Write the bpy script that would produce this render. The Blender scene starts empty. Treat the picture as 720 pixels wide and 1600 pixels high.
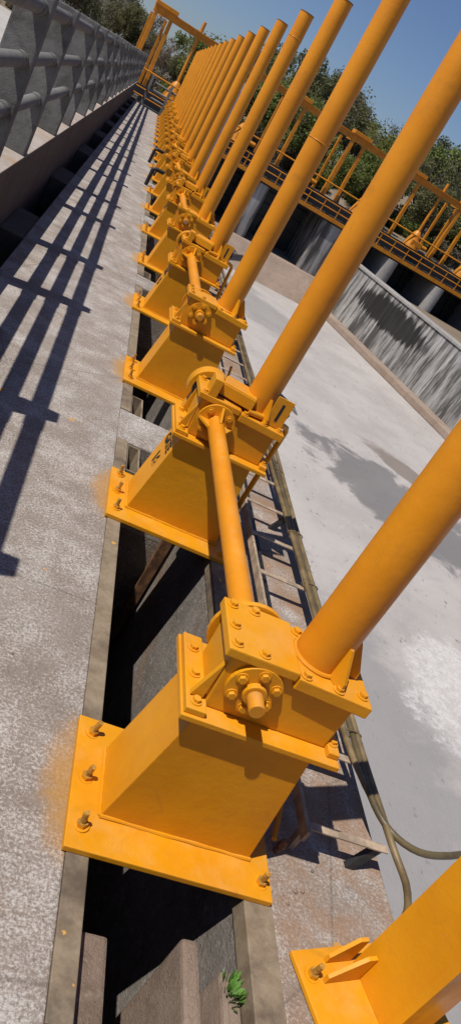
import bpy, bmesh, math, random
from mathutils import Vector, Matrix
random.seed(7)
S = bpy.context.scene
# ------------------------------------------------------------------ camera
H = 1.6402
YAW, PITCH, ROLL, F = 0.3342, 0.4181, 0.5590, 1209.0
cy, sy, cp, sp = math.cos(YAW), math.sin(YAW), math.cos(PITCH), math.sin(PITCH)
FW = Vector((sy*cp, cy*cp, -sp)); RT = Vector((cy, -sy, 0)); UP = RT.cross(FW)
cr, sr = math.cos(ROLL), math.sin(ROLL)
R_ = cr*RT + sr*UP; U_ = -sr*RT + cr*UP
cam = bpy.data.cameras.new('camera'); camo = bpy.data.objects.new('camera', cam)
S.collection.objects.link(camo); S.camera = camo
cam.sensor_fit = 'VERTICAL'; cam.sensor_height = 24.0; cam.lens = F/1600*24.0
cam.clip_start = 0.05; cam.clip_end = 3000
M4 = Matrix((R_, U_, -FW)).transposed().to_4x4(); M4.translation = Vector((0, 0, H)); camo.matrix_world = M4
# ------------------------------------------------------------------ light
SUN = Vector((-0.545, -0.215, 1.0)).normalized()
el = math.asin(SUN.z); rot = math.atan2(SUN.x, SUN.y)
W = bpy.data.worlds.new('World'); S.world = W; W.use_nodes = True
nt = W.node_tree; nt.nodes.clear()
sky = nt.nodes.new('ShaderNodeTexSky'); sky.sky_type = 'NISHITA'; sky.sun_disc = False
sky.sun_elevation = el; sky.sun_rotation = rot; sky.air_density = 1.0; sky.dust_density = 0.5; sky.ozone_density = 4.0
bg = nt.nodes.new('ShaderNodeBackground'); bg.inputs[1].default_value = 0.063
wo = nt.nodes.new('ShaderNodeOutputWorld'); tint = nt.nodes.new('ShaderNodeMix'); tint.data_type = 'RGBA'; tint.blend_type = 'MULTIPLY'; tint.inputs[0].default_value = 1.0; tint.inputs[7].default_value = (.92, .97, 1.18, 1)   # white balance of the whole sky
nt.links.new(sky.outputs[0], tint.inputs[6]); nt.links.new(tint.outputs[2], bg.inputs[0]); nt.links.new(bg.outputs[0], wo.inputs[0])
sl = bpy.data.lights.new('sun', 'SUN'); sl.energy = 5.0; sl.angle = math.radians(0.5); sl.color = (1.0, 0.95, 0.87)
so = bpy.data.objects.new('sun', sl); S.collection.objects.link(so); so.rotation_euler = SUN.to_track_quat('Z', 'Y').to_euler(); so.location = (-20, -8, 40)
S.view_settings.view_transform = 'Standard'; S.view_settings.look = 'None'; S.view_settings.exposure = 0.0; S.view_settings.gamma = 1.0
S.view_settings.use_curve_mapping = False

# ------------------------------------------------------------------ materials
class G:
    def __init__(s, name):
        s.m = bpy.data.materials.new(name); s.m.use_nodes = True; s.t = s.m.node_tree; s.t.nodes.clear()
        s.o = s.n('ShaderNodeOutputMaterial'); s.b = s.n('ShaderNodeBsdfPrincipled'); s.t.links.new(s.b.outputs[0], s.o.inputs[0])
        s.g = s.n('ShaderNodeNewGeometry'); s.tc = s.n('ShaderNodeTexCoord')
        s.pos = s.g.outputs['Position']; s.ob = s.tc.outputs['Object']
    def n(s, k, **kw):
        a = s.t.nodes.new(k)
        for q, v in kw.items(): setattr(a, q, v)
        return a
    def l(s, a, b):
        if isinstance(a, (int, float)): b.default_value = a
        elif isinstance(a, (tuple, list)): b.default_value = tuple(a) + ((1.0,) if len(a) == 3 and len(b.default_value) == 4 else ())
        else: s.t.links.new(a, b)
    def noise(s, sc, det=5, rough=.6, v=None, dist=0.0, scale3=None):
        a = s.n('ShaderNodeTexNoise'); a.inputs['Scale'].default_value = sc; a.inputs['Detail'].default_value = det
        a.inputs['Roughness'].default_value = rough; a.inputs['Distortion'].default_value = dist
        v = v or s.pos
        if scale3:
            m = s.n('ShaderNodeVectorMath', operation='MULTIPLY'); s.l(v, m.inputs[0]); m.inputs[1].default_value = scale3; v = m.outputs[0]
        s.l(v, a.inputs['Vector']); return a.outputs[0]
    def voro(s, sc, v=None, feat='F1'):
        a = s.n('ShaderNodeTexVoronoi', feature=feat); a.inputs['Scale'].default_value = sc; s.l(v or s.pos, a.inputs['Vector']); return a.outputs['Distance']
    def mr(s, v, a, b, c=0.0, d=1.0):
        x = s.n('ShaderNodeMapRange', interpolation_type='SMOOTHSTEP'); s.l(v, x.inputs[0])
        for i, q in enumerate((a, b, c, d)): x.inputs[i+1].default_value = q
        return x.outputs[0]
    def math(s, op, a, b=0.0, c=None):
        x = s.n('ShaderNodeMath', operation=op); s.l(a, x.inputs[0]); s.l(b, x.inputs[1])
        if c is not None: s.l(c, x.inputs[2])
        return x.outputs[0]
    def mix(s, f, a, b, mode='MIX'):
        x = s.n('ShaderNodeMix', data_type='RGBA', blend_type=mode); s.l(f, x.inputs[0]); s.l(a, x.inputs[6]); s.l(b, x.inputs[7]); return x.outputs[2]
    def xyz(s, v=None):
        x = s.n('ShaderNodeSeparateXYZ'); s.l(v or s.pos, x.inputs[0]); return x.outputs
    def fin(s, col, rough=.8, bump=None, bs=.3, bd=.01, metal=0.0, spec=.5):
        s.l(col, s.b.inputs['Base Color']); s.l(rough, s.b.inputs['Roughness']); s.b.inputs['Metallic'].default_value = metal
        s.b.inputs['Specular IOR Level'].default_value = spec
        if bump is not None:
            x = s.n('ShaderNodeBump'); x.inputs['Strength'].default_value = bs; x.inputs['Distance'].default_value = bd
            s.l(bump, x.inputs['Height']); s.l(x.outputs[0], s.b.inputs['Normal'])
        return s.m
    def blob(s, x0, y0, ax, ay, nz, amt, ang=0.0):
        """soft mask 1 inside an uneven ellipse at x0,y0"""
        o = s.xyz(); c, q = math.cos(ang), math.sin(ang)
        dx = s.math('SUBTRACT', o[0], x0); dy = s.math('SUBTRACT', o[1], y0)
        u = s.math('MULTIPLY_ADD', dx, c/ax, s.math('MULTIPLY', dy, q/ax)); v = s.math('MULTIPLY_ADD', dx, -q/ay, s.math('MULTIPLY', dy, c/ay))
        r = s.math('ADD', s.math('MULTIPLY', u, u), s.math('MULTIPLY', v, v))
        r = s.math('MULTIPLY_ADD', s.math('SUBTRACT', nz, .5), amt, r)
        return r

PED, Y1, NP = 1.65, 1.272, 20

def yellow(name, a, b, dirt=(.20, .10, .035), rough=.42):
    g = G(name)
    n1 = g.noise(3.5, 4); n2 = g.noise(45, 4); n3 = g.noise(11, 6, .7)
    c = g.mix(g.mr(n1, .35, .7), a, b)
    c = g.mix(g.math('MULTIPLY', g.mr(n3, .58, .78), .38), c, (a[0]*.72, a[1]*.62, a[2]))
    spk = g.mr(g.noise(160, 2), .735, .77)
    c = g.mix(g.math('MULTIPLY', spk, .4), c, (.75, .60, .40))
    c = g.mix(g.math('MULTIPLY', g.mr(g.noise(28, 6, .75), .66, .76), .55), c, dirt)
    up = g.mr(g.xyz(g.g.outputs['Normal'])[2], .6, .95)           # settled dust on level faces
    c = g.mix(g.math('MULTIPLY', g.math('MULTIPLY', up, g.mr(g.noise(8, 6, .7), .42, .72)), .34), c, (.62, .36, .12))
    bump = g.math('ADD', g.math('ADD', g.math('MULTIPLY', n2, .6), g.math('MULTIPLY', g.noise(170, 3), .25)), g.math('MULTIPLY', g.noise(14, 3), 1.2))
    sm = g.math('MULTIPLY', g.mr(g.noise(5.5, 7, .75, dist=1.2), .56, .74), .42)
    c = g.mix(sm, c, (a[0]*.55, a[1]*.55, a[2]+.012))
    return g.fin(c, g.mr(n3, .3, .8, rough-.08, rough+.2), bump, .30, .004, spec=.38)

def concrete(name, a, b, wh=None, sc=1.0, bs=.5, bd=.006, whamt=.6, brown=None):
    g = G(name)
    n1 = g.noise(1.4*sc, 6, .65); n2 = g.noise(9*sc, 8, .75); n3 = g.noise(60*sc, 5, .7)
    c = g.mix(g.mr(n1, .3, .7), a, b)
    c = g.mix(g.math('MULTIPLY', g.mr(n2, .5, .72), .5), c, tuple(q*.55 for q in a))
    c = g.mix(g.math('MULTIPLY', g.mr(n3, .52, .7), .35), c, tuple(q*.5 for q in b))
    if brown: c = g.mix(g.math('MULTIPLY', g.mr(g.noise(2.2*sc, 5, .6, dist=.6), .5, .68), .6), c, brown)
    if wh: c = g.mix(g.math('MULTIPLY', g.mr(g.noise(22*sc, 9, .82), .52, .64), whamt), c, wh)
    bump = g.math('ADD', n3, g.math('MULTIPLY', n2, 1.2))
    return g.fin(c, .88, bump, bs, bd, spec=.25)

def flat(name, col, rough=.6, var=.3, sc=12, metal=0.0, bs=.25, bd=.004):
    g = G(name); n = g.noise(sc, 6, .7)
    c = g.mix(g.mr(n, .35, .7), tuple(q*(1-var) for q in col), tuple(min(1, q*(1+var)) for q in col))
    return g.fin(c, rough, g.noise(sc*5, 4), bs, bd, metal)

M = {}
M['yellow'] = yellow('yellow_enamel', (.66, .280, .006), (.59, .230, .005))
M['yellow_pipe'] = yellow('yellow_pipe_enamel', (.66, .245, .006), (.60, .210, .005), rough=.45)
M['yellow_far'] = yellow('yellow_far_enamel', (.58, .215, .008), (.45, .160, .008))
M['letter'] = flat('stencil_black', (.012, .012, .014), .6)
M['rust'] = flat('rusty_steel', (.16, .075, .035), .8, .5, 20)
M['stud'] = flat('stud_brass', (.38, .19, .03), .55, .4, 60)
M['worn'] = yellow('worn_shaft', (.62, .24, .01), (.30, .20, .11), (.16, .12, .09))
M['black'] = flat('black_steel', (.018, .018, .02), .5, .4, 20)
M['dark'] = flat('dark_cavity', (.02, .019, .018), .9)
M['grey_steel'] = flat('grey_steel', (.22, .21, .20), .55, .3, 15, .3)
M['flatbar'] = flat('flat_bar', (.36, .27, .19), .7, .35, 14)
M['conduit'] = flat('conduit_brown', (.165, .115, .052), .5, .35, 9)
M['hose'] = flat('hose_black', (.10, .075, .035), .45, .35, 9)
M['galv'] = flat('galvanised', (.42, .44, .47), .5, .15, 4, .2)
M['leaf_weed'] = flat('weed_leaf', (.09, .20, .03), .6, .3, 30)

# deck with paint overspray round every base plate
g = G('deck_concrete'); o = g.xyz()
n1 = g.noise(1.3, 6, .65); n2 = g.noise(12, 9, .8); n3 = g.noise(75, 6, .75)
n4 = g.math('MULTIPLY_ADD', g.math('SUBTRACT', g.noise(3.5, 6, .75), .5), .42, g.noise(105, 8, .85))
c = g.mix(g.mr(n1, .3, .72), (.205, .165, .135), (.275, .235, .205))
c = g.mix(g.math('MULTIPLY', g.mr(g.noise(3.1, 6, .7, dist=.8), .52, .7), .6), c, (.25, .185, .14))
c = g.mix(g.math('MULTIPLY', g.mr(n4, .46, .60), .82), c, (.56, .53, .505))
c = g.mix(g.math('MULTIPLY', g.mr(n3, .50, .66), .62), c, (.11, .088, .075))
c = g.mix(g.math('MULTIPLY', g.mr(n2, .60, .74), .45), c, (.13, .105, .09))
yy = g.math('MULTIPLY', g.math('SUBTRACT', g.math('FRACT', g.math('MULTIPLY_ADD', o[1], 1/PED, -(Y1+.22)/PED+.5)), .5), PED)
xx = g.math('SUBTRACT', o[0], .56)
rr = g.math('ADD', g.math('MULTIPLY', g.math('MULTIPLY', yy, yy), 11.0), g.math('MULTIPLY', g.math('MULTIPLY', xx, xx), 62.0))
rr = g.math('MULTIPLY_ADD', g.math('SUBTRACT', g.noise(9, 7, .75), .5), 1.5, rr)
c = g.mix(g.math('MULTIPLY', g.mr(rr, .05, .95, 1, 0), .78), c, (.40, .21, .05))
rt = g.math('MULTIPLY', g.mr(o[0], 1.10, 1.22), g.mr(g.noise(3.4, 6, .7), .34, .62, 0, 1))
c = g.mix(g.math('MULTIPLY', rt, .75), c, (.27, .155, .085))
c = g.mix(g.math('MULTIPLY', g.mr(g.noise(8.5, 3, .5), .70, .715), .85), c, (.55, .27, .05))
lines = g.mr(g.voro(.75, feat='DISTANCE_TO_EDGE'), .0, .006, .35, 0)
c = g.mix(lines, c, (.08, .07, .06))
M['deck'] = g.fin(c, .9, g.math('ADD', g.math('MULTIPLY', n4, .8), n3), .55, .006, spec=.2)

M['kerb'] = concrete('kerb_concrete_shaded', (.085, .068, .056), (.12, .098, .082), (.30, .27, .24), whamt=.25, brown=(.11, .065, .04))  # shade on the kerb's deck side is put into this dark colour
M['post'] = concrete('post_concrete', (.120, .117, .111), (.200, .195, .186), (.27, .26, .25), 2.6, .8, .008, .3, (.075, .070, .064))
M['railc'] = concrete('rail_concrete', (.14, .135, .13), (.18, .175, .165), None, 1.5, .3)
M['kerb_sunlit'] = concrete('kerb_concrete_sunlit', (.30, .25, .21), (.38, .33, .29), (.48, .44, .40), 1.2, .4, whamt=.4, brown=(.32, .2, .11))  # paler copy of the kerb concrete, with sunlight on its top painted in
M['slot'] = concrete('slot_concrete', (.16, .14, .122), (.26, .232, .205), (.46, .43, .40), 1.1, .9, .012, .6, (.22, .13, .08))
M['cheek'] = concrete('cheek_concrete', (.23, .165, .125), (.30, .225, .175), (.42, .36, .31), 2.2, .9, .008, .35, (.12, .085, .06))
g = G('edge_angle'); n = g.noise(9, 7, .75)
c = g.mix(g.mr(n, .35, .65), (.26, .205, .14), (.17, .125, .08)); c = g.mix(g.math('MULTIPLY', g.mr(g.noise(30, 6, .8), .6, .7), .5), c, (.40, .30, .16))
c = g.mix(g.math('MULTIPLY', g.mr(g.noise(2.6, 6, .7), .45, .66), .75), c, (.055, .04, .03))
c = g.mix(g.math('MULTIPLY', g.mr(g.noise(18, 3, .5), .70, .72), .9), c, (.55, .30, .06))
M['strip'] = g.fin(c, .7, g.noise(50, 4), .3, .004)
# basin floor
g = G('basin_concrete'); n = g.noise(.35, 8, .62); nb = g.noise(1.1, 8, .7, dist=.5)
c = g.mix(g.mr(n, .32, .68), (.35, .320, .302), (.43, .398, .375))
c = g.mix(g.math('MULTIPLY', g.mr(nb, .52, .70), .38), c, (.28, .265, .26))
c = g.mix(g.math('MULTIPLY', g.mr(g.noise(5, 10, .85), .55, .66), .5), c, (.52, .50, .48))
c = g.mix(g.math('MULTIPLY', g.mr(g.noise(9, 4, .6, scale3=(1, .45, 1)), .655, .68), .75), c, (.16, .14, .125))
n5 = g.noise(.75, 7, .68, dist=.4); n6 = g.noise(.55, 8, .72, v=None, dist=.2, scale3=(1, 1.3, 1))
wet = g.mr(g.blob(12.2, 20.6, 4.6, 2.5, n5, 2.6, -.75), .55, .95, 1, 0)
wet2 = g.mr(g.blob(13.6, 24.0, 2.9, 1.0, n5, 1.8, -.75), .45, .85, 1, 0)
c = g.mix(g.math('MULTIPLY', wet, .72), c, (.125, .12, .118)); c = g.mix(g.math('MULTIPLY', wet2, .75), c, (.16, .125, .10))
gry = g.mr(g.blob(7.0, 8.2, 2.6, 5.5, n6, 3.0, -.1), .4, 1.3, 1, 0)
c = g.mix(g.math('MULTIPLY', gry, .68), c, (.215, .21, .21))
grb = g.mr(g.blob(8.8, 39, 2.4, 4.5, n6, 3.0, .3), .4, 1.2, 1, 0)
c = g.mix(g.math('MULTIPLY', grb, .55), c, (.20, .195, .19))
wh = g.mr(g.blob(10.2, 11.6, 1.5, 2.6, n6, 3.2, -.5), .35, .8, 1, 0)
c = g.mix(g.math('MULTIPLY', wh, g.mr(g.noise(7, 9, .85), .40, .62, .1, .85)), c, (.60, .58, .56))
g.l(g.mr(wet, 0, 1, .85, .35), g.b.inputs['Roughness'])
M['basin'] = g.fin(c, g.mr(wet, 0, 1, .88, .45), g.math('ADD', g.noise(14, 8, .75), g.math('MULTIPLY', n5, .8)), .5, .03, spec=.3)
# streaked wing wall
g = G('streaked_wall'); o = g.xyz()
st = g.noise(1.0, 7, .7, scale3=(1.5, 1.5, .16)); st2 = g.noise(1.0, 6, .7, scale3=(3.6, 3.6, .30))
c = g.mix(g.mr(st, .43, .60), (.075, .07, .066), (.30, .29, .28)); c = g.mix(g.math('MULTIPLY', g.mr(st2, .5, .64), .6), c, (.50, .485, .47))
bl = g.math('MULTIPLY_ADD', g.math('SUBTRACT', st2, .5), 2.6, g.math('ADD', g.math('POWER', g.math('DIVIDE', g.math('SUBTRACT', o[1], 41.6), 3.7), 2.0), g.math('POWER', g.math('DIVIDE', g.math('SUBTRACT', o[2], -3.15), .72), 2.0)))
c = g.mix(g.math('MULTIPLY', g.mr(bl, .8, 1.4, 1, 0), .95), c, (.022, .020, .020))
M['wall'] = g.fin(c, .9, g.noise(6, 6, .7), .4, .03, spec=.15)
M['pier'] = concrete('pier_concrete', (.27, .255, .24), (.36, .345, .325), (.45, .43, .41), .6, .4, .02, .5, (.24, .21, .19))
M['ledge'] = concrete('ledge_concrete', (.25, .185, .14), (.33, .25, .20), (.44, .38, .33), .6, .4, .02, .4)
M['dry'] = concrete('dry_ground', (.17, .13, .09), (.23, .18, .13), (.28, .24, .18), .25, .4, .05, .4, (.15, .14, .07))
M['pale'] = concrete('pale_ground', (.36, .33, .30), (.44, .41, .38), (.5, .47, .44), .4, .4, .03, .4)

def leafmat(name, a, b):
    g = G(name); oi = g.n('ShaderNodeObjectInfo')
    c = g.mix(g.mr(g.noise(.9, 4), .3, .7), a, b); c = g.mix(g.math('MULTIPLY', oi.outputs['Random'], .55), c, (a[0]*1.7, a[1]*1.25, a[2]*1.2))
    g.b.inputs['Transmission Weight'].default_value = 0
    m = g.fin(c, .7, spec=.2); tr = g.n('ShaderNodeBsdfTranslucent'); g.l(c, tr.inputs[0]); mx = g.n('ShaderNodeMixShader'); mx.inputs[0].default_value = .4
    g.l(g.b.outputs[0], mx.inputs[1]); g.l(tr.outputs[0], mx.inputs[2]); g.l(mx.outputs[0], g.o.inputs[0])
    return m
M['leaf_a'] = leafmat('leaf_green', (.12, .155, .04), (.18, .21, .065))
M['leaf_b'] = leafmat('leaf_olive', (.10, .115, .05), (.15, .16, .075))
M['leaf_c'] = leafmat('leaf_dry', (.13, .12, .085), (.18, .165, .12))
M['bark'] = flat('bark', (.10, .08, .065), .9, .3, 6)

# ------------------------------------------------------------------ mesh helpers
C = S.collection
class MB:
    def __init__(s): s.v = []; s.f = []
    def add(s, vs, fs):
        k = len(s.v); s.v += [tuple(p) for p in vs]; s.f += [tuple(i+k for i in q) for q in fs]; return s
    def hexa(s, p): return s.add(p, [(0, 3, 2, 1), (4, 5, 6, 7), (0, 1, 5, 4), (1, 2, 6, 5), (2, 3, 7, 6), (3, 0, 4, 7)])
    def box(s, x0, x1, y0, y1, z0, z1):
        return s.hexa([(x0, y0, z0), (x1, y0, z0), (x1, y1, z0), (x0, y1, z0), (x0, y0, z1), (x1, y0, z1), (x1, y1, z1), (x0, y1, z1)])
    def cyl(s, a, b, r, n=16, r2=None, cap=True, ph=0.0):
        a, b = Vector(a), Vector(b); d = (b-a).normalized(); r2 = r if r2 is None else r2
        t = Vector((0, 0, 1)) if abs(d.z) < .9 else Vector((1, 0, 0)); u = d.cross(t).normalized(); w = d.cross(u)
        vs = []
        for c, q in ((a, r), (b, r2)):
            for i in range(n):
                th = 2*math.pi*i/n+ph; vs.append(c+u*(q*math.cos(th))+w*(q*math.sin(th)))
        fs = [(i, i+n, (i+1) % n+n, (i+1) % n) for i in range(n)]
        if cap: fs += [tuple(range(n)), tuple(range(2*n-1, n-1, -1))]
        return s.add(vs, fs)
    def tube(s, pts, r, n=8):
        pts = [Vector(p) for p in pts]; vs = []; fs = []; m = len(pts); pu = None
        rs = r if isinstance(r, (list, tuple)) else [r]*m
        for i, p in enumerate(pts):
            d = (pts[min(i+1, m-1)]-pts[max(i-1, 0)]).normalized()
            if pu is None: t = Vector((0, 0, 1)) if abs(d.z) < .9 else Vector((1, 0, 0)); u = d.cross(t).normalized()
            else: u = (pu-d*pu.dot(d)).normalized()
            pu = u; w = d.cross(u)
            for k in range(n): th = 2*math.pi*k/n; vs.append(p+u*(rs[i]*math.cos(th))+w*(rs[i]*math.sin(th)))
        for i in range(m-1):
            for k in range(n): fs.append((i*n+k, i*n+(k+1) % n, (i+1)*n+(k+1) % n, (i+1)*n+k))
        fs += [tuple(range(n-1, -1, -1)), tuple(range((m-1)*n, m*n))]
        return s.add(vs, fs)
    def prism(s, poly, ax, a, b):
        """poly: 2d points in the two other axes, extruded along axis ax from a to b"""
        def P(q, t): l = list(q); l.insert(ax, t); return tuple(l)
        n = len(poly); vs = [P(q, a) for q in poly]+[P(q, b) for q in poly]
        return s.add(vs, [tuple(range(n)), tuple(range(2*n-1, n-1, -1))]+[(i, i+n, (i+1) % n+n, (i+1) % n) for i in range(n)])
    def mesh(s, name, bevel=0.0, smooth=False):
        me = bpy.data.meshes.new(name); me.from_pydata(s.v, [], s.f)
        bm = bmesh.new(); bm.from_mesh(me); bmesh.ops.recalc_face_normals(bm, faces=bm.faces)
        if bevel:
            ed = [e for e in bm.edges if len(e.link_faces) == 2 and e.calc_face_angle(0) > .6]
            bmesh.ops.bevel(bm, geom=ed, offset=bevel, segments=2, profile=.6, affect='EDGES', clamp_overlap=True)
        for f in bm.faces: f.smooth = smooth
        bm.to_mesh(me); bm.free()
        if smooth:
            me.update()
            try: me.set_sharp_from_angle(angle=.7)
            except Exception: pass
        return me
def obj(name, mb, mat, parent=None, bevel=0.0, smooth=False):
    me = mb.mesh(name, bevel, smooth) if isinstance(mb, MB) else mb
    if not me.materials: me.materials.append(M[mat])
    o = bpy.data.objects.new(name, me); C.objects.link(o); o.parent = parent; return o
def empty(name, loc=(0, 0, 0)):
    o = bpy.data.objects.new(name, None); C.objects.link(o); o.location = loc; o.empty_display_size = .1; return o
def tag(o, label=None, cat=None, group=None, kind=None):
    for k, v in (('label', label), ('category', cat), ('group', group), ('kind', kind)):
        if v: o[k] = v
    return o
def copy_tree(o, parent=None):
    c = o.copy(); C.objects.link(c); c.parent = parent
    for ch in list(o.children): copy_tree(ch, c)
    return c
def at(mesh, name, mat, parent, loc, rot=(0, 0, 0)):
    o = obj(name, mesh, mat, parent); o.location = loc; o.rotation_euler = rot; return o
ORD = ['nearest', 'second', 'third', 'fourth', 'fifth', 'sixth', 'seventh', 'eighth', 'ninth', 'tenth', 'eleventh', 'twelfth', 'thirteenth', 'fourteenth', 'fifteenth',
       'sixteenth', 'seventeenth', 'eighteenth', 'nineteenth', 'twentieth', 'twenty-first', 'twenty-second', 'twenty-third', 'twenty-fourth', 'twenty-fifth']
def nth(k, of): return ('nearest' if k == 0 else ORD[k])+' '+of

# ------------------------------------------------------------------ setting: deck, slot, basin, land
YEND = 34.6
BAY = 3.3
piers_y = [.67+BAY*k for k in range(-1, 11)]
d = MB()
d.box(-.44, .55, -4, YEND, -.5, 0)                                   # walkway
d.box(1.15, 1.585, -4, YEND, -.5, 0)                                 # outer lip
for py in piers_y: d.box(.5502, 1.1498, py-.2, py+.2, -.5, -.002)
gut = []
for k in range(-1, 11):                                              # bridges across the gutter beside the kerb
    gut.append(6.7+BAY*k)
deck = tag(obj('deck', d, 'deck', bevel=.006), kind='structure')
for y0 in gut: obj('gutter_bridge', MB().box(-.65, -.4402, y0, y0+1.0, -.4, -.012), 'kerb', deck, .01)  # dark kerb colour paints in the shade under the railing
for a, b in zip(piers_y[:-1], piers_y[1:]):                          # steel angles along both sides of every slot
    obj('edge_angle', MB().box(.5505, .612, a+.203, b-.203, -.06, .004), 'strip', deck, .003)
    obj('edge_angle', MB().box(1.06, 1.1495, a+.203, b-.203, -.06, .004), 'strip', deck, .003)
w = MB(); w.box(.2, .545, -4, YEND, -3.6, -.5005); w.box(1.075, 1.55, -4, YEND, -3.6, -.5005)
for a, b in zip(piers_y[:-1], piers_y[1:]): w.box(1.075, 1.149, a+.2005, b-.2005, -.5003, -.061)
for py in piers_y: w.box(.546, 1.0745, py-.2, py+.2, -3.6, -.5005)
w.box(.2, 1.6, -4, YEND, -3.8, -3.6005)
w.box(-.66, -.45, -4, YEND, -1.5, -1.3)
sw = tag(obj('slot_wall', w, 'slot'), kind='structure')
for a, b in zip(piers_y[:-1], piers_y[1:]):                          # guide frames at both ends of a slot
    if a < 0: continue
    for (ya, yb, near) in ((a+.203, a+.50, True), (b-.50, b-.203, False)):
        if near and a < 1:
            obj('guide_cheek', MB().box(.6125, .70, ya-.1, 1.12, -.62, -.05), 'cheek', sw, .01)
            obj('guide_cheek', MB().hexa([(.925, .5, -.9), (.975, .5, -.9), (.975, 1.20, -.9), (.925, 1.20, -.9), (.925, .5, -.10), (.975, .5, -.10), (.975, 1.20, -.10), (.925, 1.20, -.10)]), 'cheek', sw, .012)
            obj('guide_cheek', MB().box(1.005, 1.058, .4, 1.105, -.7, -.05), 'cheek', sw, .012)
            continue
        fr = MB()
        fr.box(.613, .623, ya, yb, -.30, -.012); fr.box(.68, .69, ya, yb, -.30, -.012); fr.box(.6232, .6798, ya, ya+.01, -.30, -.012); fr.box(.6232, .6798, yb-.01, yb, -.30, -.012)
        obj('guide_frame', fr, 'strip', sw)
        obj('guide_frame_bottom', MB().box(.6235, .6795, ya+.011, yb-.011, -.16, -.15), 'rust', sw)
        obj('guide_rail', MB().box(1.0, 1.055, ya+.1, ya+.14, -3, -.08), 'rust', sw)
    obj('guide_rail', MB().box(1.03, 1.0745, a+1.68, a+1.73, -3.4, -.07), 'black', sw)
basin = tag(obj('basin_floor', MB().add([(1.6, -30, -5.5), (60, -30, -5.5), (60, 70, -5.5), (1.6, 70, -5.5)], [(0, 1, 2, 3)]), 'basin'), kind='structure')
face = tag(obj('deck_face', MB().box(1.555, 1.58, -4, YEND, -5.6, -.5005), 'slot'), kind='structure')
tag(obj('ground', MB().add([(-1500, -1500, -5.8), (1500, -1500, -5.8), (1500, 1500, -5.8), (-1500, 1500, -5.8)], [(0, 1, 2, 3)]), 'dry'), kind='structure')
tag(obj('embankment', MB().box(-90, -.86, -20, 60, -5.7, -.45), 'pale'), kind='structure')
def hill_z(x, y):
    t = max(0, (y-58))/60.0; k = 1/(1+math.exp(-(x-10)*.45))
    z = -2.2+(3.6*(1-math.exp(-1.6*t))+.07*max(0, x-10)*min(1, t*1.6))*k+1.0*(1-k)*min(1, t)
    return z+(.5*math.sin(x*.21+y*.13)+.25*math.sin(x*.6-y*.37))*min(1, t*3)*(.4+.6*k)
nx, ny = 90, 50; vs = []; fs = []
for j in range(ny+1):
    for i in range(nx+1):
        x = -160+360*i/nx; y = 56+190*(j/ny)**1.5; vs.append((x, y, hill_z(x, y) if j else -5.75))
for j in range(ny):
    for i in range(nx): k = j*(nx+1)+i; fs.append((k, k+1, k+nx+2, k+nx+1))
tag(obj('hill', MB().add(vs, fs), 'dry', smooth=True), kind='structure')

# ------------------------------------------------------------------ parapet of concrete posts and pipe rails on a kerb
pr_ = tag(empty('concrete_railing', (-.65, -1, 0)), 'grey concrete post and pipe railing on kerb along the left of the deck', 'railing')
pr_.location = (0, 0, 0)
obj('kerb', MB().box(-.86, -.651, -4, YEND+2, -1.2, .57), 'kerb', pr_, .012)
obj('kerb_top', MB().box(-.862, -.6485, -4, YEND+2, .5705, .582), 'kerb_sunlit', pr_, .004)  # thin slab added to carry the painted sunlit tone
post_y = []
y = 6.62-1.34-3.3*2
while y < YEND+1: post_y += [y, y+1.34]; y += 3.3
pm = MB(); pm.hexa([(-.855, -.072, .5825), (-.652, -.072, .5825), (-.652, .072, .5825), (-.855, .072, .5825), (-.845, -.060, 1.645), (-.648, -.060, 1.645), (-.648, .060, 1.645), (-.845, .060, 1.645)])
pm = pm.mesh('post', .01); pm.materials.append(M['post'])
for y in post_y: at(pm, 'post', 'post', pr_, (0, y, 0), (0, random.uniform(-.006, .006), random.uniform(-.02, .02)))
for z in (.985, 1.275, 1.565):
    for a, b in zip(post_y[:-1], post_y[1:]):
        za, zb = z+random.uniform(-.006, .006), z+random.uniform(-.006, .006)
        r_ = obj('rail', MB().cyl((-.725, a+.055, za), (-.725, b-.055, zb), .042, 18), 'railc', pr_, smooth=True)
        if b < 22: obj('collar', MB().cyl((-.725, b-.20, zb), (-.725, b-.06, zb), .0465, 18), 'post', r_, smooth=True)
# railing across the far end of the deck
er = tag(empty('end_railing', (.1, YEND-.2, 0)), 'short grey concrete railing closing the far end of the deck', 'railing')
for i, x in enumerate((-.25, .55, 1.35)):
    obj('post', MB().hexa([(x-.06, -.12, 0.004), (x+.06, -.12, 0.004), (x+.06, .12, 0.004), (x-.06, .12, 0.004), (x-.05, -.08, 1.15), (x+.05, -.08, 1.15), (x+.05, .08, 1.15), (x-.05, .08, 1.15)]), 'post', er, .01)
for z in (.4, .68, .95):
    for a, b in ((-.2, .5), (.6, 1.3)): obj('rail', MB().cyl((a, 0, z), (b, 0, z), .04, 12), 'railc', er, smooth=True)

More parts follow.
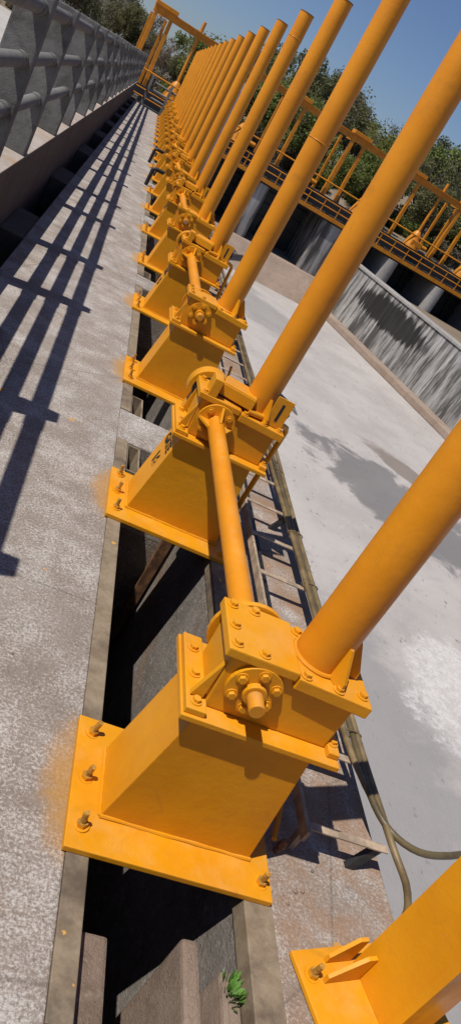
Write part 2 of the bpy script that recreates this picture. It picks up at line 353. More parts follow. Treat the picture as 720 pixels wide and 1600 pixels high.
# ------------------------------------------------------------------ gate hoists
def hexbolt_mesh(name, r, h, washer=True, stud=0.0):
    m = MB()
    if washer: m.cyl((0, 0, 0), (0, 0, .003), r*1.45, 14)
    m.cyl((0, 0, .003), (0, 0, .003+h), r, 6)
    if stud: m.cyl((0, 0, .003+h), (0, 0, .003+h+stud), r*.55, 8)
    me = m.mesh(name, .0012 if not stud else 0); return me
BOLT = hexbolt_mesh('bolt', .0115, .009); BOLT.materials.append(M['yellow'])
ANCH = hexbolt_mesh('anchor_bolt', .015, .013, True, .035); ANCH.materials.append(M['yellow']); ANCH.materials.append(M['stud'])
for p in ANCH.polygons:
    if min(ANCH.vertices[v].co.z for v in p.vertices) > .0155: p.material_index = 1
def bolts(parent, pts, rot=(0, 0, 0)):
    for p in pts: at(BOLT, 'bolt', 'yellow', parent, p, (rot[0], rot[1], rot[2]) if any(rot) else (0, 0, random.random()))
def text_mesh(txt, size):
    cu = bpy.data.curves.new('t', 'FONT'); cu.body = txt; cu.size = size; cu.extrude = .0006; cu.align_x = 'CENTER'; cu.offset = size*.035
    o = bpy.data.objects.new('t', cu); C.objects.link(o); dg = bpy.context.evaluated_depsgraph_get()
    me = bpy.data.meshes.new_from_object(o.evaluated_get(dg)); bpy.data.objects.remove(o); me.name = 'lettering'
    me.materials.clear(); me.materials.append(M['letter']); return me
XS, YS = .940, .250

def pedestal(root):
    obj('base_plate', MB().box(.535, 1.14, 0, .448, .0045, .024), 'yellow', root, .003)
    b = MB(); b.hexa([(.622, .115, .0245), (1.075, .115, .0245), (1.075, .345, .0245), (.622, .345, .0245), (.688, .118, .4395), (1.03, .118, .4395), (1.03, .345, .4395), (.688, .345, .4395)])
    body = obj('body', b, 'yellow', root, .003)
    wd = MB()
    wp = [(.620, .113, .0265), (1.077, .113, .0265), (1.077, .347, .0265), (.620, .347, .0265), (.620, .113, .0265)]
    for a, c in zip(wp[:-1], wp[1:]):
        a, c = Vector(a), Vector(c); n = 16
        wd.tube([a.lerp(c, i/n)+Vector((0, 0, random.uniform(-.001, .002))) for i in range(n+1)], [random.uniform(.004, .0065) for i in range(n+1)], 6)
    obj('weld', wd, 'yellow', body, smooth=True)
    obj('cap_plate', MB().box(.640, 1.098, .095, .400, .440, .456), 'yellow', root, .002)
    for (x, y) in ((.575, .07), (.572, .225), (.577, .39), (1.105, .05), (1.108, .235), (1.106, .40)):
        at(ANCH, 'anchor_bolt', 'yellow', root, (x, y, .0245), (random.uniform(-.12, .12), random.uniform(-.12, .12), random.random()*2))
    return body
def gearbox(root, typ):
    gb = MB(); gb.hexa([(.700, .150, .4565), (1.060, .150, .4565), (1.060, .330, .4565), (.700, .330, .4565), (.690, .150, .628), (1.060, .150, .628), (1.060, .330, .628), (.690, .330, .628)])
    g_ = obj('gear_case', gb, 'yellow', root, .006)
    obj('case_rib', MB().prism([(.6885, .48), (.6885, .60), (.655, .478)], 1, .150, .165), 'yellow', g_)
    obj('lid', MB().box(.668, .866, .138, .342, .6285, .656), 'yellow', root, .004)
    obj('lid', MB().hexa([(.869, .134, .610), (1.085, .128, .605), (1.085, .352, .605), (.869, .346, .610), (.869, .134, .645), (1.085, .128, .640), (1.085, .352, .640), (.869, .346, .645)]), 'yellow', root, .003)
    pad = obj('foot', MB().box(.646, .702, .105, .392, .4565, .474), 'yellow', root, .003)
    bolts(root, [(.672, .135, .4745), (.672, .235, .4745), (.672, .335, .4745)])
    obj('foot', MB().box(1.0605, 1.094, .12, .37, .4565, .474), 'yellow', root, .003)
    bolts(root, [(1.077, .16, .4745), (1.077, .32, .4745)])
    bolts(root, [(.69, .165, .6565), (.69, .235, .6565), (.69, .318, .6565), (.765, .160, .6565), (.755, .322, .6565)] if typ == 'a' else [(.69, .165, .6565), (.69, .318, .6565)])
    bolts(root, [(.89, .155, .6455), (.985, .150, .6435), (1.062, .165, .6415), (1.064, .305, .6415), (.89, .325, .6455)])
    st = MB().cyl((XS, YS, .644), (XS, YS, 2.61), .0665, 32)
    pipe = obj('stem_cover', st, 'yellow_pipe', root, smooth=True)
    obj('end_cap', MB().cyl((XS, YS, 2.6102), (XS, YS, 2.616), .069, 28), 'rust', pipe)
    ring = MB().tube([(XS+.069*math.cos(t), YS+.069*math.sin(t), .648) for t in [2*math.pi*i/24 for i in range(25)]], .006, 6)
    obj('weld', ring, 'yellow', pipe, smooth=True)
    for a in (-1.15, -.20, 1.5):
        u = Vector((math.cos(a), math.sin(a), 0)); v = Vector((-math.sin(a), math.cos(a), 0))*.005; c0 = Vector((XS, YS, 0))
        P = [(.062, .6445), (.118, .6445), (.116, .668), (.074, .745), (.062, .745)]
        n = len(P); vs = [c0+u*p+Vector((0, 0, z))-v for p, z in P]+[c0+u*p+Vector((0, 0, z))+v for p, z in P]
        obj('stem_gusset', MB().add(vs, [tuple(range(n)), tuple(range(2*n-1, n-1, -1))]+[(i, i+n, (i+1) % n+n, (i+1) % n) for i in range(n)]), 'yellow', root)
    return g_
FX, FZ = .787, .560
def flange(root, y, sgn, r, th, nb, name='bearing_cover', br=.055):
    fl = obj(name, MB().cyl((FX, y, FZ), (FX, y+sgn*th, FZ), r, 32), 'yellow', root, .002)
    for i in range(nb):
        a = math.pi/2+2*math.pi*i/nb
        at(BOLT, 'bolt', 'yellow', fl, (FX+br*math.cos(a), y+sgn*(th+.0003), FZ+br*math.sin(a)), (math.pi/2 if sgn < 0 else -math.pi/2, 0, 0))
    return fl
def make_a():
    root = empty('gate_hoist'); pedestal(root); gearbox(root, 'a')
    f = flange(root, .1498, -1, .074, .014, 6)
    obj('bearing_hub', MB().cyl((FX, .1355, FZ), (FX, .118, FZ), .031, 24), 'yellow', f, .003)
    obj('stub_shaft', MB().cyl((FX, .1175, FZ), (FX, .066, FZ), .021, 24), 'worn', root, .003)
    flange(root, .3305, 1, .08, .014, 6)
    # bent bar at the outer foot of the pedestal
    obj('bent_bar', MB().tube([(1.175, .36, .30), (1.215, .40, .12), (1.205, .36, .06), (1.165, .20, .035)], .009, 8), 'yellow', root, smooth=True)
    return root
def make_b(num):
    root = empty('gate_hoist'); body = pedestal(root); gearbox(root, 'b')
    flange(root, .1498, -1, .078, .014, 4)
    # arched guard with the dark coupling inside it
    ac = Vector((.745, .33, .600)); o1 = []; th = [math.pi*(1.18-1.36*i/26) for i in range(27)]
    vs = []; fs = []
    for t in th:
        for rr, yy in ((.098, .345), (.086, .345), (.086, .415), (.098, .415)): vs.append((ac.x+rr*math.cos(t), yy, ac.z+rr*math.sin(t)))
    for i in range(26):
        for k in range(4): fs.append((i*4+k, i*4+(k+1) % 4, i*4+4+(k+1) % 4, i*4+4+k))
    fs += [(0, 1, 2, 3), (107, 106, 105, 104)]
    gd = obj('coupling_guard', MB().add(vs, fs), 'yellow', root)
    obj('coupling', MB().cyl((ac.x, .3505, ac.z-.02), (ac.x, .41, ac.z-.02), .066, 24), 'black', root, .004)
    obj('guard_plate', MB().hexa([(.672, .345, .4745), (.700, .345, .4745), (.700, .40, .4745), (.672, .40, .4745), (.690, .3455, .60), (.71, .3455, .60), (.71, .40, .60), (.690, .40, .60)]), 'yellow', root, .002)
    obj('switch_plate', MB().box(.700, .740, .142, .235, .6565, .735), 'yellow', root, .003)
    tb = obj('terminal_box', MB().box(-.075, .085, -.065, .065, 0, .052), 'yellow', root, .004); tb.location = (.835, .235, .667); tb.rotation_euler = (0, 0, -.22)
    obj('terminal_box_lid', MB().box(-.071, .081, -.061, .061, .0523, .056), 'yellow', tb, .001)
    obj('terminal_box_bracket', MB().box(.745, .80, .20, .30, .6565, .6668), 'black', root)
    # bent hand pipe
    pts = [Vector((1.03, .59, .56)), Vector((1.185, .50, .56)), Vector((1.20, .49, .555)), Vector((1.205, .487, .54)), Vector((1.206, .488, .30)), Vector((1.208, .50, .004))]
    pts = [Vector(p) for p in ((.895, .160, .662), (.96, .172, .662), (1.11, .285, .632), (1.132, .303, .624), (1.143, .315, .605), (1.172, .40, .33), (1.206, .50, .004))]
    obj('hand_pipe', MB().tube(pts, .0135, 12), 'yellow', root, smooth=True)
    obj('pipe_collar', MB().cyl((1.1720, .40, .33), (1.1683, .389, .365), .018, 14), 'yellow', root)
    # slotted limit plate and grey angle beside the stem
    obj('limit_plate', MB().box(XS+.045, XS+.125, .168, .176, .645, .78), 'yellow', root)
    obj('limit_slot', MB().box(XS+.078, XS+.090, .1668, .1678, .672, .755), 'dark', root)
    obj('limit_angle', MB().hexa([(.995, .21, .765), (1.10, .18, .735), (1.10, .27, .735), (.995, .28, .765), (.995, .21, .772), (1.10, .18, .742), (1.10, .27, .742), (.995, .28, .772)]), 'grey_steel', root)
    obj('limit_lever', MB().tube([(1.06, .24, .745), (1.085, .235, .70), (1.075, .235, .665), (1.055, .235, .6405)], .008, 8), 'black', root, smooth=True)
    return root
pa = make_a(); pb = make_b(16)
GATE = text_mesh('GATE', .066); ndig = {}
def letters(root, num):
    body = [c for c in root.children if c.name.split('.')[0] == 'body'][0]
    # left face of the body leans in: from x .622 at z .0245 to .688 at z .4395
    sl_ = math.atan2(.066, .415)
    rot = Matrix.Rotation(sl_, 4, 'Y') @ Matrix.Rotation(-math.pi/2, 4, 'Z') @ Matrix.Rotation(math.pi/2, 4, 'X')
    for me, z in ((GATE, .325), (text_mesh(str(num), .085), .225)):
        t = obj('lettering', me, 'letter', body)
        x = .622+(z-.0245)*.066/.415-.0015
        t.matrix_local = Matrix.Translation((x, .230, z)) @ rot
hoists = []
for k in range(NP):
    src = pa if k % 2 == 0 else pb
    o = src if k < 2 else copy_tree(src)
    o.location = (0, Y1+PED*k, 0); hoists.append(o)
for k, o in enumerate(hoists):
    if k % 2: letters(o, 16-k//2)
    if k % 2 == 0: lab = 'yellow gate hoist with bare stub shaft facing camera, ' + ('nearest of the row' if k == 0 else ORD[k]+' in the row')
    else: lab = 'yellow gate hoist with arched guard lettered GATE %d, %s in the row' % (16-k//2, ORD[k])
    tag(o, lab, 'gate hoist', 'yellow gate hoists in a row along the deck')
for k, jz in ((2, 1.73), (4, 2.40)):
    sc_ = [c for c in hoists[k].children if c.name.split('.')[0] == 'stem_cover'][0]
    obj('joint_ring', MB().tube([(XS+.067*math.cos(t), YS+.067*math.sin(t), jz) for t in [2*math.pi*i/28 for i in range(29)]], .0024, 6), 'yellow_pipe', sc_, smooth=True)
def make_shaft():
    root = empty('drive_shaft'); ya, yb = .3465, PED+.1335
    obj('tube', MB().cyl((FX, ya+.12, FZ), (FX, yb-.012, FZ), .0365, 28), 'yellow_pipe', root, smooth=True)
    nk = MB().cyl((FX, ya+.03, FZ), (FX, ya+.075, FZ), .038, 24, .027); nk.cyl((FX, ya+.0752, FZ), (FX, ya+.1, FZ), .027, 24); nk.cyl((FX, ya+.1002, FZ), (FX, ya+.1198, FZ), .040, 24)
    obj('neck', nk, 'yellow', root, .002, True)
    obj('flange', MB().cyl((FX, ya, FZ), (FX, ya+.016, FZ), .106, 32), 'yellow', root, .002)
    obj('flange', MB().cyl((FX, ya+.0163, FZ), (FX, ya+.0298, FZ), .078, 32), 'yellow', root, .002)
    ff = obj('flange', MB().cyl((FX, yb-.0118, FZ), (FX, yb, FZ), .085, 32), 'yellow', root, .002)
    for i in range(4):
        a = math.pi/2+i*math.pi/2; u = Vector((math.cos(a), 0, math.sin(a))); v = Vector((-math.sin(a), 0, math.cos(a)))*.005; c0 = Vector((FX, 0, FZ))
        P = [(.034, yb-.0122), (.080, yb-.0122), (.072, yb-.024), (.040, yb-.085), (.034, yb-.085)]; n = 5
        vs = [c0+u*p+Vector((0, y, 0))-v for p, y in P]+[c0+u*p+Vector((0, y, 0))+v for p, y in P]
        obj('rib', MB().add(vs, [tuple(range(n)), tuple(range(2*n-1, n-1, -1))]+[(i, i+n, (i+1) % n+n, (i+1) % n) for i in range(n)]), 'yellow', root)
        a += math.pi/4
        at(BOLT, 'bolt', 'yellow', root, (FX+.062*math.cos(a), yb-.0122, FZ+.062*math.sin(a)), (math.pi/2, 0, 0))
    return root
sh = make_shaft()
for k in range(0, NP, 2):
    o = sh if k == 0 else copy_tree(sh); o.location = (0, Y1+PED*k, 0)
    tag(o, 'yellow drive shaft joining the %s and %s hoists of the row' % (('first' if k == 0 else ORD[k]), ORD[k+1]), 'drive shaft', 'drive shafts between paired hoists')
# dark bent pipes standing by two hoists further along
for i, y in enumerate((13.5, 16.8)):
    b = MB().tube([(.50, y, .004), (.505, y, .25), (.515, y, .28), (.54, y, .29), (.70, y+.05, .29)], .032, 10)
    tag(obj('crank_stand', b, 'black', smooth=True), 'black bent pipe stand beside the walkway, %s of the two' % ('nearer' if i == 0 else 'farther'), 'pipe stand', 'black bent pipe stands')

# ------------------------------------------------------------------ yellow box column at the near right
rc = tag(empty('steel_column', (1.375, 1.165, 0)), 'yellow steel column with gusseted base plate at the near right deck edge', 'column')
rc.rotation_euler = (0, 0, .288)
obj('base_plate', MB().box(-.19, .25, -.50, .045, .0045, .020), 'yellow', rc, .003)
col = obj('shaft', MB().box(0, .012, -.185, 0, .0205, 3.2).box(.0123, .16, -.012, -.0003, .0205, 3.2).box(.0123, .16, -.1847, -.172, .0205, 3.2), 'yellow', rc, .002)
obj('flange_lip', MB().box(-.006, -.0003, -.190, -.165, .0205, 3.2), 'yellow', rc, .001)
obj('gusset', MB().prism([(-.004, .0205), (-.125, .0205), (-.125, .045), (-.035, .115), (-.004, .115)], 1, -.045, -.033), 'yellow', rc, .002)
obj('gusset', MB().prism([(-.004, .0205), (-.095, .0205), (-.095, .045), (-.035, .115), (-.004, .115)], 1, .004, .016), 'yellow', rc, .002)
for p in ((-.155, -.02), (-.15, -.20), (-.15, -.38)): at(ANCH, 'anchor_bolt', 'yellow', rc, (p[0], p[1], .0205), (random.uniform(-.1, .1), random.uniform(-.1, .1), 0))

# ------------------------------------------------------------------ conduit rack along the outer edge
rack = tag(empty('conduit_rack', (1.24, 1.6, 0)), 'low steel bracket rack of flat bars carrying conduits along deck edge', 'cable rack'); rack.location = (0, 0, 0)
y = 1.50; i = 0
while y < YEND-1:
    obj('flat_bar', MB().box(1.235, 1.535, y-.014, y+.014, .098, .103), 'flatbar', rack)
    if i % 3 == 0:
        obj('leg', MB().hexa([(1.44, y-.022, .0), (1.47, y-.022, 0), (1.47, y+.0, 0), (1.44, y+.0, 0), (1.50, y-.022+.02, .0975), (1.53, y-.002, .0975), (1.53, y+.02, .0975), (1.50, y+.02, .0975)]), 'black', rack)
        obj('leg', MB().box(1.236, 1.256, y-.012, y+.012, .0, .0975), 'flatbar', rack)
    y += .335; i += 1
obj('rail', MB().box(1.222, 1.2345, 1.45, YEND-1, .085, .125), 'flatbar', rack)
obj('rail', MB().box(1.30, 1.315, 2.0, YEND-1, .05, .055), 'black', rack)
def wavy(x, z, y0, y1, ph):
    n = 60; return [Vector((x+.008*math.sin(ph+i*.9), y0+(y1-y0)*i/n, z+.004*math.sin(ph*2+i*1.3))) for i in range(n+1)]
cpos = ((1.475, 'brown conduit on the rack nearest the hoists'), (1.503, 'middle of the three brown conduits on the rack'), (1.530, 'outermost brown conduit on the rack'))
for i, (x, lab) in enumerate(cpos):
    head = {0: [(1.478, 1.30, .04), (1.476, 1.33, .10), (1.472, 1.45, .118)],
            1: [(2.3, 1.72, .02), (2.05, 1.66, .085), (1.80, 1.55, .11), (1.65, 1.515, .118), (1.55, 1.56, .122), (1.51, 1.68, .122)],
            2: [(1.545, 1.36, -.30), (1.63, 1.36, -.05), (1.61, 1.40, .06), (1.545, 1.52, .118)]}[i]
    if i == 0: head = [(1.53, 1.62, .119)]
    pts = [Vector(p) for p in head]+wavy(x, .119, 1.9, YEND-1, i*1.7)
    # smooth
    q = [pts[0]]
    for a, b, c_, d_ in zip([pts[0]]+pts[:-2], pts[:-1], pts[1:], pts[2:]+[pts[-1]]):
        for t in ((.25, .5, .75, 1.0) if len(q) < 40 else (1.0,)):
            q.append(.5*((2*b)+(c_-a)*t+(2*a-5*b+4*c_-d_)*t*t+(-a+3*b-3*c_+d_)*t**3))
    tag(obj('conduit', MB().tube(q, .0118, 10), 'hose' if i == 1 else 'conduit', smooth=True), lab, 'conduit', 'conduits along the deck edge')
tie = MB().tube([(1.491+.043*math.cos(t), 0, .119+.015*math.sin(t)) for t in [2*math.pi*k/16 for k in range(17)]], .003, 6).mesh('cable_tie'); tie.materials.append(M['conduit'])
for y in (1.95, 2.4, 2.85, 3.3, 4.0, 4.9): at(tie, 'cable_tie', 'conduit', rack, (.012, y, 0))
for i, (x, y, r) in enumerate(((1.235, 1.345, .007), (1.262, 1.352, .006), (1.205, 1.30, .005), (1.31, 1.43, .006), (.72-.42, 1.9, .005), (.18, 1.5, .006))):
    pb_ = MB().tube([(x, y, .0), (x+r*.1, y, r*.5), (x, y+r*.1, r), (x, y, r*1.35)], [r*.7, r*1.1, r*.8, r*.15], 7)
    tag(obj('pebble', pb_, 'cheek', smooth=True), 'small pale pebble lying on the concrete deck', 'pebble', 'pebbles on the deck')
# loose bits on the right lip: a bolt end, pebbles; weed in the slot corner
tag(obj('anchor_stub', MB().cyl((1.19, 1.462, 0), (1.20, 1.47, .045), .011, 10).cyl((1.195, 1.466, .02), (1.197, 1.468, .032), .014, 6), 'rust'), 'rusty threaded anchor stub in the concrete beside the nearest hoist', 'bolt')
wd = MB()
for i in range(70):
    a = random.uniform(0, 6.28); r = random.uniform(.0, .028); b = Vector((1.03+r*math.cos(a), 1.05+1.3*r*math.sin(a), -.049)); h = random.uniform(.012, .04)
    u = Vector((math.cos(a), math.sin(a), 0)); v = Vector((-u.y, u.x, 0)); t = b+u*random.uniform(.004, .022)+Vector((0, 0, h)); w_ = random.uniform(.003, .007)
    wd.add([b, b.lerp(t, .5)+v*w_, t, b.lerp(t, .5)-v*w_], [(0, 1, 2, 3)])
tag(obj('weed', wd, 'leaf_weed'), 'small green weed growing on concrete in the near slot corner', 'weed')

# ------------------------------------------------------------------ far weir: piers, bridge, gantry, hoists
BM, BY0 = .12, 47.0
ang = math.atan(BM)
def bx(x): return BY0+BM*x
ZB = -.55
gx = [-.9+4.22*i for i in range(9)]
pxs = [(-.9, .55), (3.3, .55), (7.45, .55), (12.85, 1.2), (16.9, .48), (20.7, .48), (24.9, .48), (29.1, .48)]
for i, (x, hw) in enumerate(pxs):
    poly = [(-hw, 6), (hw, 6), (hw, -.55), (hw-.22, -.8), (-hw+.22, -.8), (-hw, -.55)] if x < 14 else [(-hw, 6), (hw, 6)]+[(hw*math.cos(-math.pi*k/12), -.6+hw*math.sin(-math.pi*k/12)) for k in range(13)]
    o = obj('weir_pier', MB().prism(poly, 2, -5.6, ZB-.32), 'wall' if x < 14 else 'pier'); o.location = (x, bx(x), 0); o.rotation_euler = (0, 0, ang)
    tag(o, 'concrete weir pier under the yellow bridge, %s from the left' % (ORD[i] if i else 'first'), 'pier', 'piers of the far weir')
# gates and their stiffeners between the piers
for i in range(7):
    xa, xb = pxs[i][0]+pxs[i][1], pxs[i+1][0]-pxs[i+1][1]; x = (xa+xb)/2; hw = (xb-xa)/2-.02
    gt = tag(empty('weir_gate', (x, bx(x)+2.2, -3.96)), 'dark steel gate between weir piers, %s bay from the left' % (ORD[i] if i else 'first'), 'gate', 'gates of the far weir'); gt.rotation_euler = (0, 0, ang)
    obj('skin_plate', MB().box(-hw, hw, .1, .2, .05, 3.0), 'black', gt)
    for z in (.3, 1.1, 1.9, 2.6): obj('stiffener', MB().box(-hw+.02, hw-.02, -.06, .0995, z, z+.14), 'black', gt)
    for x2 in (-.8, .8): obj('stiffener', MB().hexa([(x2-.08, -.10, .06), (x2+.08, -.10, .06), (x2+.08, .05, .06), (x2-.08, .05, .06), (x2*.6-.08, -.10, 2.9), (x2*.6+.08, -.10, 2.9), (x2*.6+.08, .05, 2.9), (x2*.6-.08, .05, 2.9)]), 'black', gt)
tag(obj('sill', MB().hexa([(-3, 44.0, -5.6), (14.0, 45.6, -5.6), (30, 54, -5.6), (-3, 52, -5.6), (-3, 45.4, -3.96), (13.6, 47.2, -3.96), (30, 54, -3.96), (-3, 52, -3.96)]), 'ledge'), kind='structure')
br = tag(empty('gantry_bridge', (0, BY0, 0)), 'yellow steel walkway bridge with overhead gantry frames across the far weir', 'bridge'); br.rotation_euler = (0, 0, ang)
XA, XB = -4.5, 36
obj('edge_beam', MB().box(XA, XB, -.95, -.80, ZB-.22, ZB), 'yellow_far', br)
obj('deck_plate', MB().box(XA, XB, -.795, 3.4, ZB-.31, ZB-.05), 'dark', br)
obj('girder', MB().box(XA, XB, .30, .7, ZB+.05, ZB+.80), 'black', br)
obj('girder', MB().box(XA, XB, 2.4, 2.8, ZB+.1, ZB+.62), 'black', br)
for z in (.38, .72): obj('rail', MB().cyl((XA, -.88, ZB+z), (XB, -.88, ZB+z), .028, 8), 'yellow_far', br)
x = XA
while x < XB: obj('rail_post', MB().box(x-.025, x+.025, -.905, -.855, ZB+.001, ZB+.74), 'yellow_far', br); x += 1.05
obj('top_beam', MB().box(XA+3, XB, .35, .65, 3.55, 3.86).box(XA+3, XB, .28, .72, 3.862, 3.90), 'yellow_far', br)
for x in gx:
    for s_ in (-.42, .42):
        obj('gantry_post', MB().hexa([(x+s_*1.15-.10, .35, ZB), (x+s_*1.15+.10, .35, ZB), (x+s_*1.15+.10, .55, ZB), (x+s_*1.15-.10, .55, ZB), (x+s_-.09, .35, 3.549), (x+s_+.09, .35, 3.549), (x+s_+.09, .55, 3.549), (x+s_-.09, .55, 3.549)]), 'yellow_far', br)
        obj('gantry_post', MB().box(x+s_-.07, x+s_+.07, 2.5, 2.65, ZB, 3.549), 'yellow_far', br)
    obj('cap_box', MB().box(x-.62, x+.62, .2, .8, 3.902, 4.10), 'yellow_far', br, .02)
    obj('cross_beam', MB().box(x-.08, x+.08, .66, 2.66, 3.56, 3.72), 'yellow_far', br)
obj('mid_rail', MB().cyl((XA, .25, ZB+1.55), (XB, .25, ZB+1.55), .045, 8), 'yellow_far', br)
# bridge hoists: bell housing with a tall thin spindle
def make_wh():
    r = empty('bridge_hoist')
    obj('housing', MB().tube([(0, 0, 0), (0, 0, .25), (0, 0, .6), (0, 0, .85), (0, 0, 1.0)], [.42, .36, .26, .2, .10], 12), 'yellow_far', r, smooth=True)
    obj('gear_box', MB().box(-.2, .45, -.35, .1, .15, .48), 'yellow_far', r, .03)
    obj('spindle', MB().cyl((0, 0, 1.0), (0, 0, 3.95), .075, 10), 'yellow_far', r, smooth=True)
    obj('motor', MB().cyl((.46, -.12, .32), (.78, -.12, .32), .14, 12), 'yellow_far', r, smooth=True)
    return r
wh = make_wh()
for i in range(7):
    o = wh if i == 0 else copy_tree(wh); x = (gx[i]+gx[i+1])/2-.1; o.location = (x, bx(x)+.02, ZB+.72+.0); o.rotation_euler = (0, 0, ang)
    o.scale = (1.25, 1.25, 1.05); o.location = (x-.5*math.sin(ang), bx(x)+.5*math.cos(ang), ZB+.802)
    tag(o, 'yellow bell shaped hoist with thin spindle on the far bridge, %s from the left' % (ORD[i] if i else 'first'), 'bridge hoist', 'hoists on the far bridge')
# pale upright column beyond the stems
pc = tag(empty('steel_upright', (3.9, 44.2, -5.5)), 'pale grey steel upright rising beyond the stem pipes', 'upright')
obj('web', MB().box(-.22, .22, -.04, .04, 0, 8.4), 'galv', pc); obj('flange', MB().box(-.27, -.2203, -.16, .16, 0, 8.4), 'galv', pc); obj('flange', MB().box(.2203, .27, -.16, .16, 0, 8.4), 'galv', pc)
# wing wall with its footing
A, B = Vector((14.3, 48.2, 0)), Vector((20.8, 24.5, 0)); dv = (B-A).normalized(); nv = Vector((-dv.y, dv.x, 0))
if nv.x < 0: nv = -nv
ww = tag(empty('wing_wall', (A.x, A.y, -5.5)), 'streaked grey concrete wing wall with black stain at right of the basin', 'wall'); ww.location = (0, 0, 0)
def slab(o0, o1, z0, z1, bat=0.0):
    p = [A+nv*o0, B+nv*o0, B+nv*o1, A+nv*o1]; p2 = [A+nv*(o0+bat), B+nv*(o0+bat), B+nv*o1, A+nv*o1]
    return MB().hexa([(q.x, q.y, z0) for q in p]+[(q.x, q.y, z1) for q in p2])
obj('wall_face', slab(0, .9, -5.49, -2.12, .25), 'wall', ww)
obj('coping', slab(.18, 1.0, -2.118, -1.98), 'pier', ww, .02)
obj('footing', slab(-.75, -.002, -5.49, -5.15), 'ledge', ww, .03)
bk = MB(); q0 = A+nv*.95; q1 = B+nv*.95
bk.hexa([(q0.x, q0.y, -5.6), (q1.x, q1.y, -5.6), (70, 24, -5.6), (70, 48.5, -5.6), (q0.x, q0.y, -2.5), (q1.x, q1.y, -2.5), (70, 24, -1.5), (70, 48.5, -2.5)])
tag(obj('bank', bk, 'dry'), kind='structure')

# ------------------------------------------------------------------ trees
def tree_meshes(seed, h, rad, n, lmat, bare=False):
    R = random.Random(seed); tr = MB(); tips = []
    th = h*R.uniform(.3, .42); base = [Vector((0, 0, -.4)), Vector((R.uniform(-.2, .2), R.uniform(-.2, .2), th*.5)), Vector((R.uniform(-.4, .4), R.uniform(-.3, .3), th))]
    tr.tube(base, [h*.026, h*.021, h*.017], 7)
    def limb(p, d, l, r, lev):
        q = [p]; dd = d.copy()
        for i in range(4): dd = (dd+Vector((R.uniform(-.35, .35), R.uniform(-.35, .35), R.uniform(-.1, .25)))).normalized(); q.append(q[-1]+dd*l/4)
        tr.tube(q, [r*(1-.2*i) for i in range(5)], 5); tips.append((q[-1], lev)); tips.append((q[2], lev))
        if lev < (3 if bare else 2):
            for i in range(R.randint(3, 4)):
                s0 = q[R.randint(1, 4)]; nd = (dd+Vector((R.uniform(-1, 1), R.uniform(-1, 1), R.uniform(-.4, .6)))).normalized(); limb(s0, nd, l*R.uniform(.5, .75), r*.5, lev+1)
    for i in range(6):
        a = i*1.05+R.uniform(-.3, .3); limb(base[2].lerp(base[1], R.uniform(0, .5)), Vector((math.cos(a), math.sin(a), R.uniform(.5, 1.4))).normalized(), h*R.uniform(.28, .42), h*.010, 0)
    limb(base[2], Vector((0, 0, 1)), h*.42, h*.012, 0)
    cr_ = MB(); cl = []
    for p, lv in tips:
        if lv >= 1: cl.append((p, R.uniform(.35, .85)*rad))
    R.shuffle(cl); cl = cl[:34]
    for i in range(n):
        c0, r0 = cl[R.randrange(len(cl))]
        v = Vector((R.gauss(0, 1), R.gauss(0, 1), R.gauss(0, .75))).normalized()*r0*R.random()**.45
        p = c0+v; s_ = R.uniform(.08, .19); a = Vector((R.uniform(-1, 1), R.uniform(-1, 1), R.uniform(-.6, .6))).normalized(); b = a.cross(Vector((R.uniform(-1, 1), R.uniform(-1, 1), R.uniform(-1, 1)))).normalized()
        cr_.add([p-a*s_-b*s_*.3, p+b*s_*.7, p+a*s_, p-b*s_*.6], [(0, 1, 2, 3)])
    t = tr.mesh('trunk', 0, True); t.materials.append(M['bark'])
    me = bpy.data.meshes.new('crown'); me.from_pydata(cr_.v, [], cr_.f); me.materials.append(M[lmat]); return t, me
def bush_mesh(seed, n, lmat):
    R = random.Random(seed); cr_ = MB(); cl = [(Vector((R.uniform(-1.5, 1.5), R.uniform(-1.2, 1.2), R.uniform(.3, 1.7))), R.uniform(.5, 1.0)) for i in range(16)]
    tr = MB()
    for c0, r0 in cl[:7]: tr.tube([(0, 0, -.3), c0*.5, c0], [.07, .05, .02], 5)
    for i in range(n):
        c0, r0 = cl[R.randrange(len(cl))]; p = c0+Vector((R.gauss(0, 1), R.gauss(0, 1), R.gauss(0, .8))).normalized()*r0*R.random()**.45
        if p.z < .02: continue
        s_ = R.uniform(.07, .16); a = Vector((R.uniform(-1, 1), R.uniform(-1, 1), R.uniform(-.6, .6))).normalized(); b = a.cross(Vector((R.uniform(-1, 1), R.uniform(-1, 1), R.uniform(-1, 1)))).normalized()
        cr_.add([p-a*s_-b*s_*.3, p+b*s_*.7, p+a*s_, p-b*s_*.6], [(0, 1, 2, 3)])
    t = tr.mesh('trunk', 0, True); t.materials.append(M['bark'])
    me = bpy.data.meshes.new('crown'); me.from_pydata(cr_.v, [], cr_.f); me.materials.append(M[lmat]); return t, me
kinds = [tree_meshes(1, 9, 1.9, 8000, 'leaf_a'), tree_meshes(2, 8, 1.8, 8000, 'leaf_b'), tree_meshes(3, 9, 1.6, 1500, 'leaf_b', True), tree_meshes(4, 7, 2.1, 8000, 'leaf_a'), tree_meshes(5, 8, 1.5, 3200, 'leaf_c', True),
         bush_mesh(6, 3500, 'leaf_a'), bush_mesh(7, 3500, 'leaf_c')]
kn = ['leafy green', 'dense olive', 'thin leafed dark', 'broad bright green', 'dry grey brown', 'low green', 'low dry brown']
rt_ = random.Random(11); cnt = {}
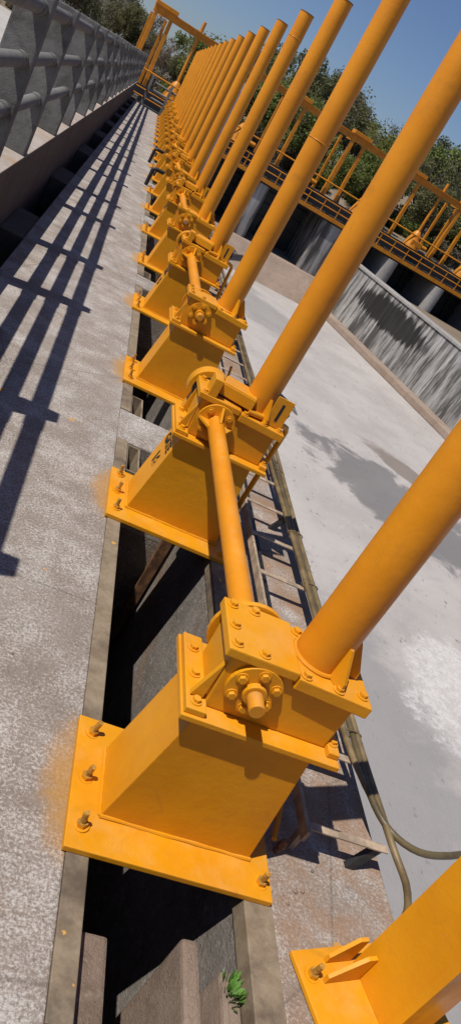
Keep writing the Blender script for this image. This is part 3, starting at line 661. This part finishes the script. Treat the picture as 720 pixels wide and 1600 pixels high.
def tree(x, y, k, s_, where, group, rz=None):
    o = empty('tree', (x, y, hill_z(x, y)-.1)); o.rotation_euler = (0, 0, rt_.uniform(0, 6.28) if rz is None else rz); o.scale = (s_*rt_.uniform(.9, 1.15), s_, s_*rt_.uniform(.9, 1.1))
    obj('trunk', kinds[k][0], 'bark', o); obj('crown', kinds[k][1], 'leaf_a', o)
    tag(o, '%s tree %s' % (kn[k], where), 'tree', group+', '+kn[k])
    return o
# front row on the right hill
fr_ = [(11, 76, 0, 1.05), (14.5, 79, 3, 1.0), (17.5, 84, 2, 1.15), (20.5, 74, 3, .95), (24, 80, 0, 1.15), (28, 76, 2, 1.3), (30.5, 82, 0, 1.35), (34, 78, 3, 1.3), (38, 84, 0, 1.5), (26, 71, 1, .75), (41, 76, 0, 1.35), (17.5, 70, 0, .7), (8, 82, 1, .95)]
fr_.sort(); seen = {}
for (x, y, k, s_) in fr_:
    i = seen.get(k, 0); seen[k] = i+1
    tree(x, y, k, s_*.88, 'near the foot of the right hill, %s such from the left' % ('first' if i == 0 else ORD[i]), 'front trees on the right hill')
for i in range(38):
    x = 4+i*1.25+rt_.uniform(-1, 1); tree(x, 88+rt_.uniform(0, 24), rt_.choice((0, 1, 1, 2, 4)), rt_.uniform(.72, 1.05), 'in the wood behind on the right hill', 'wood on the right hill')
for i in range(44):
    x = 9+i*.95+rt_.uniform(-1, 1); tree(x, 76+rt_.uniform(0, 18), rt_.choice((5, 5, 6, 6)), rt_.uniform(.6, 1.2), 'among the scrub on the right hill', 'scrub on the right hill')
for i in range(64):
    x = -52+i*1.0+rt_.uniform(-1, 1); d_ = max(0, min(1, (x+8)/10)); tree(x, 104+rt_.uniform(0, 45), rt_.choice((1, 1, 4, 2, 4, 4)), rt_.uniform(.72, .98)*(1-.38*d_), 'in the wood beyond the far end of the railing', 'far wood on the left')
for i in range(50):
    x = -46+i*1.15+rt_.uniform(-1, 1); tree(x, 96+rt_.uniform(0, 25), rt_.choice((5, 6, 6)), rt_.uniform(.7, 1.3), 'in scrub below the wood beyond the railing', 'far scrub on the left')
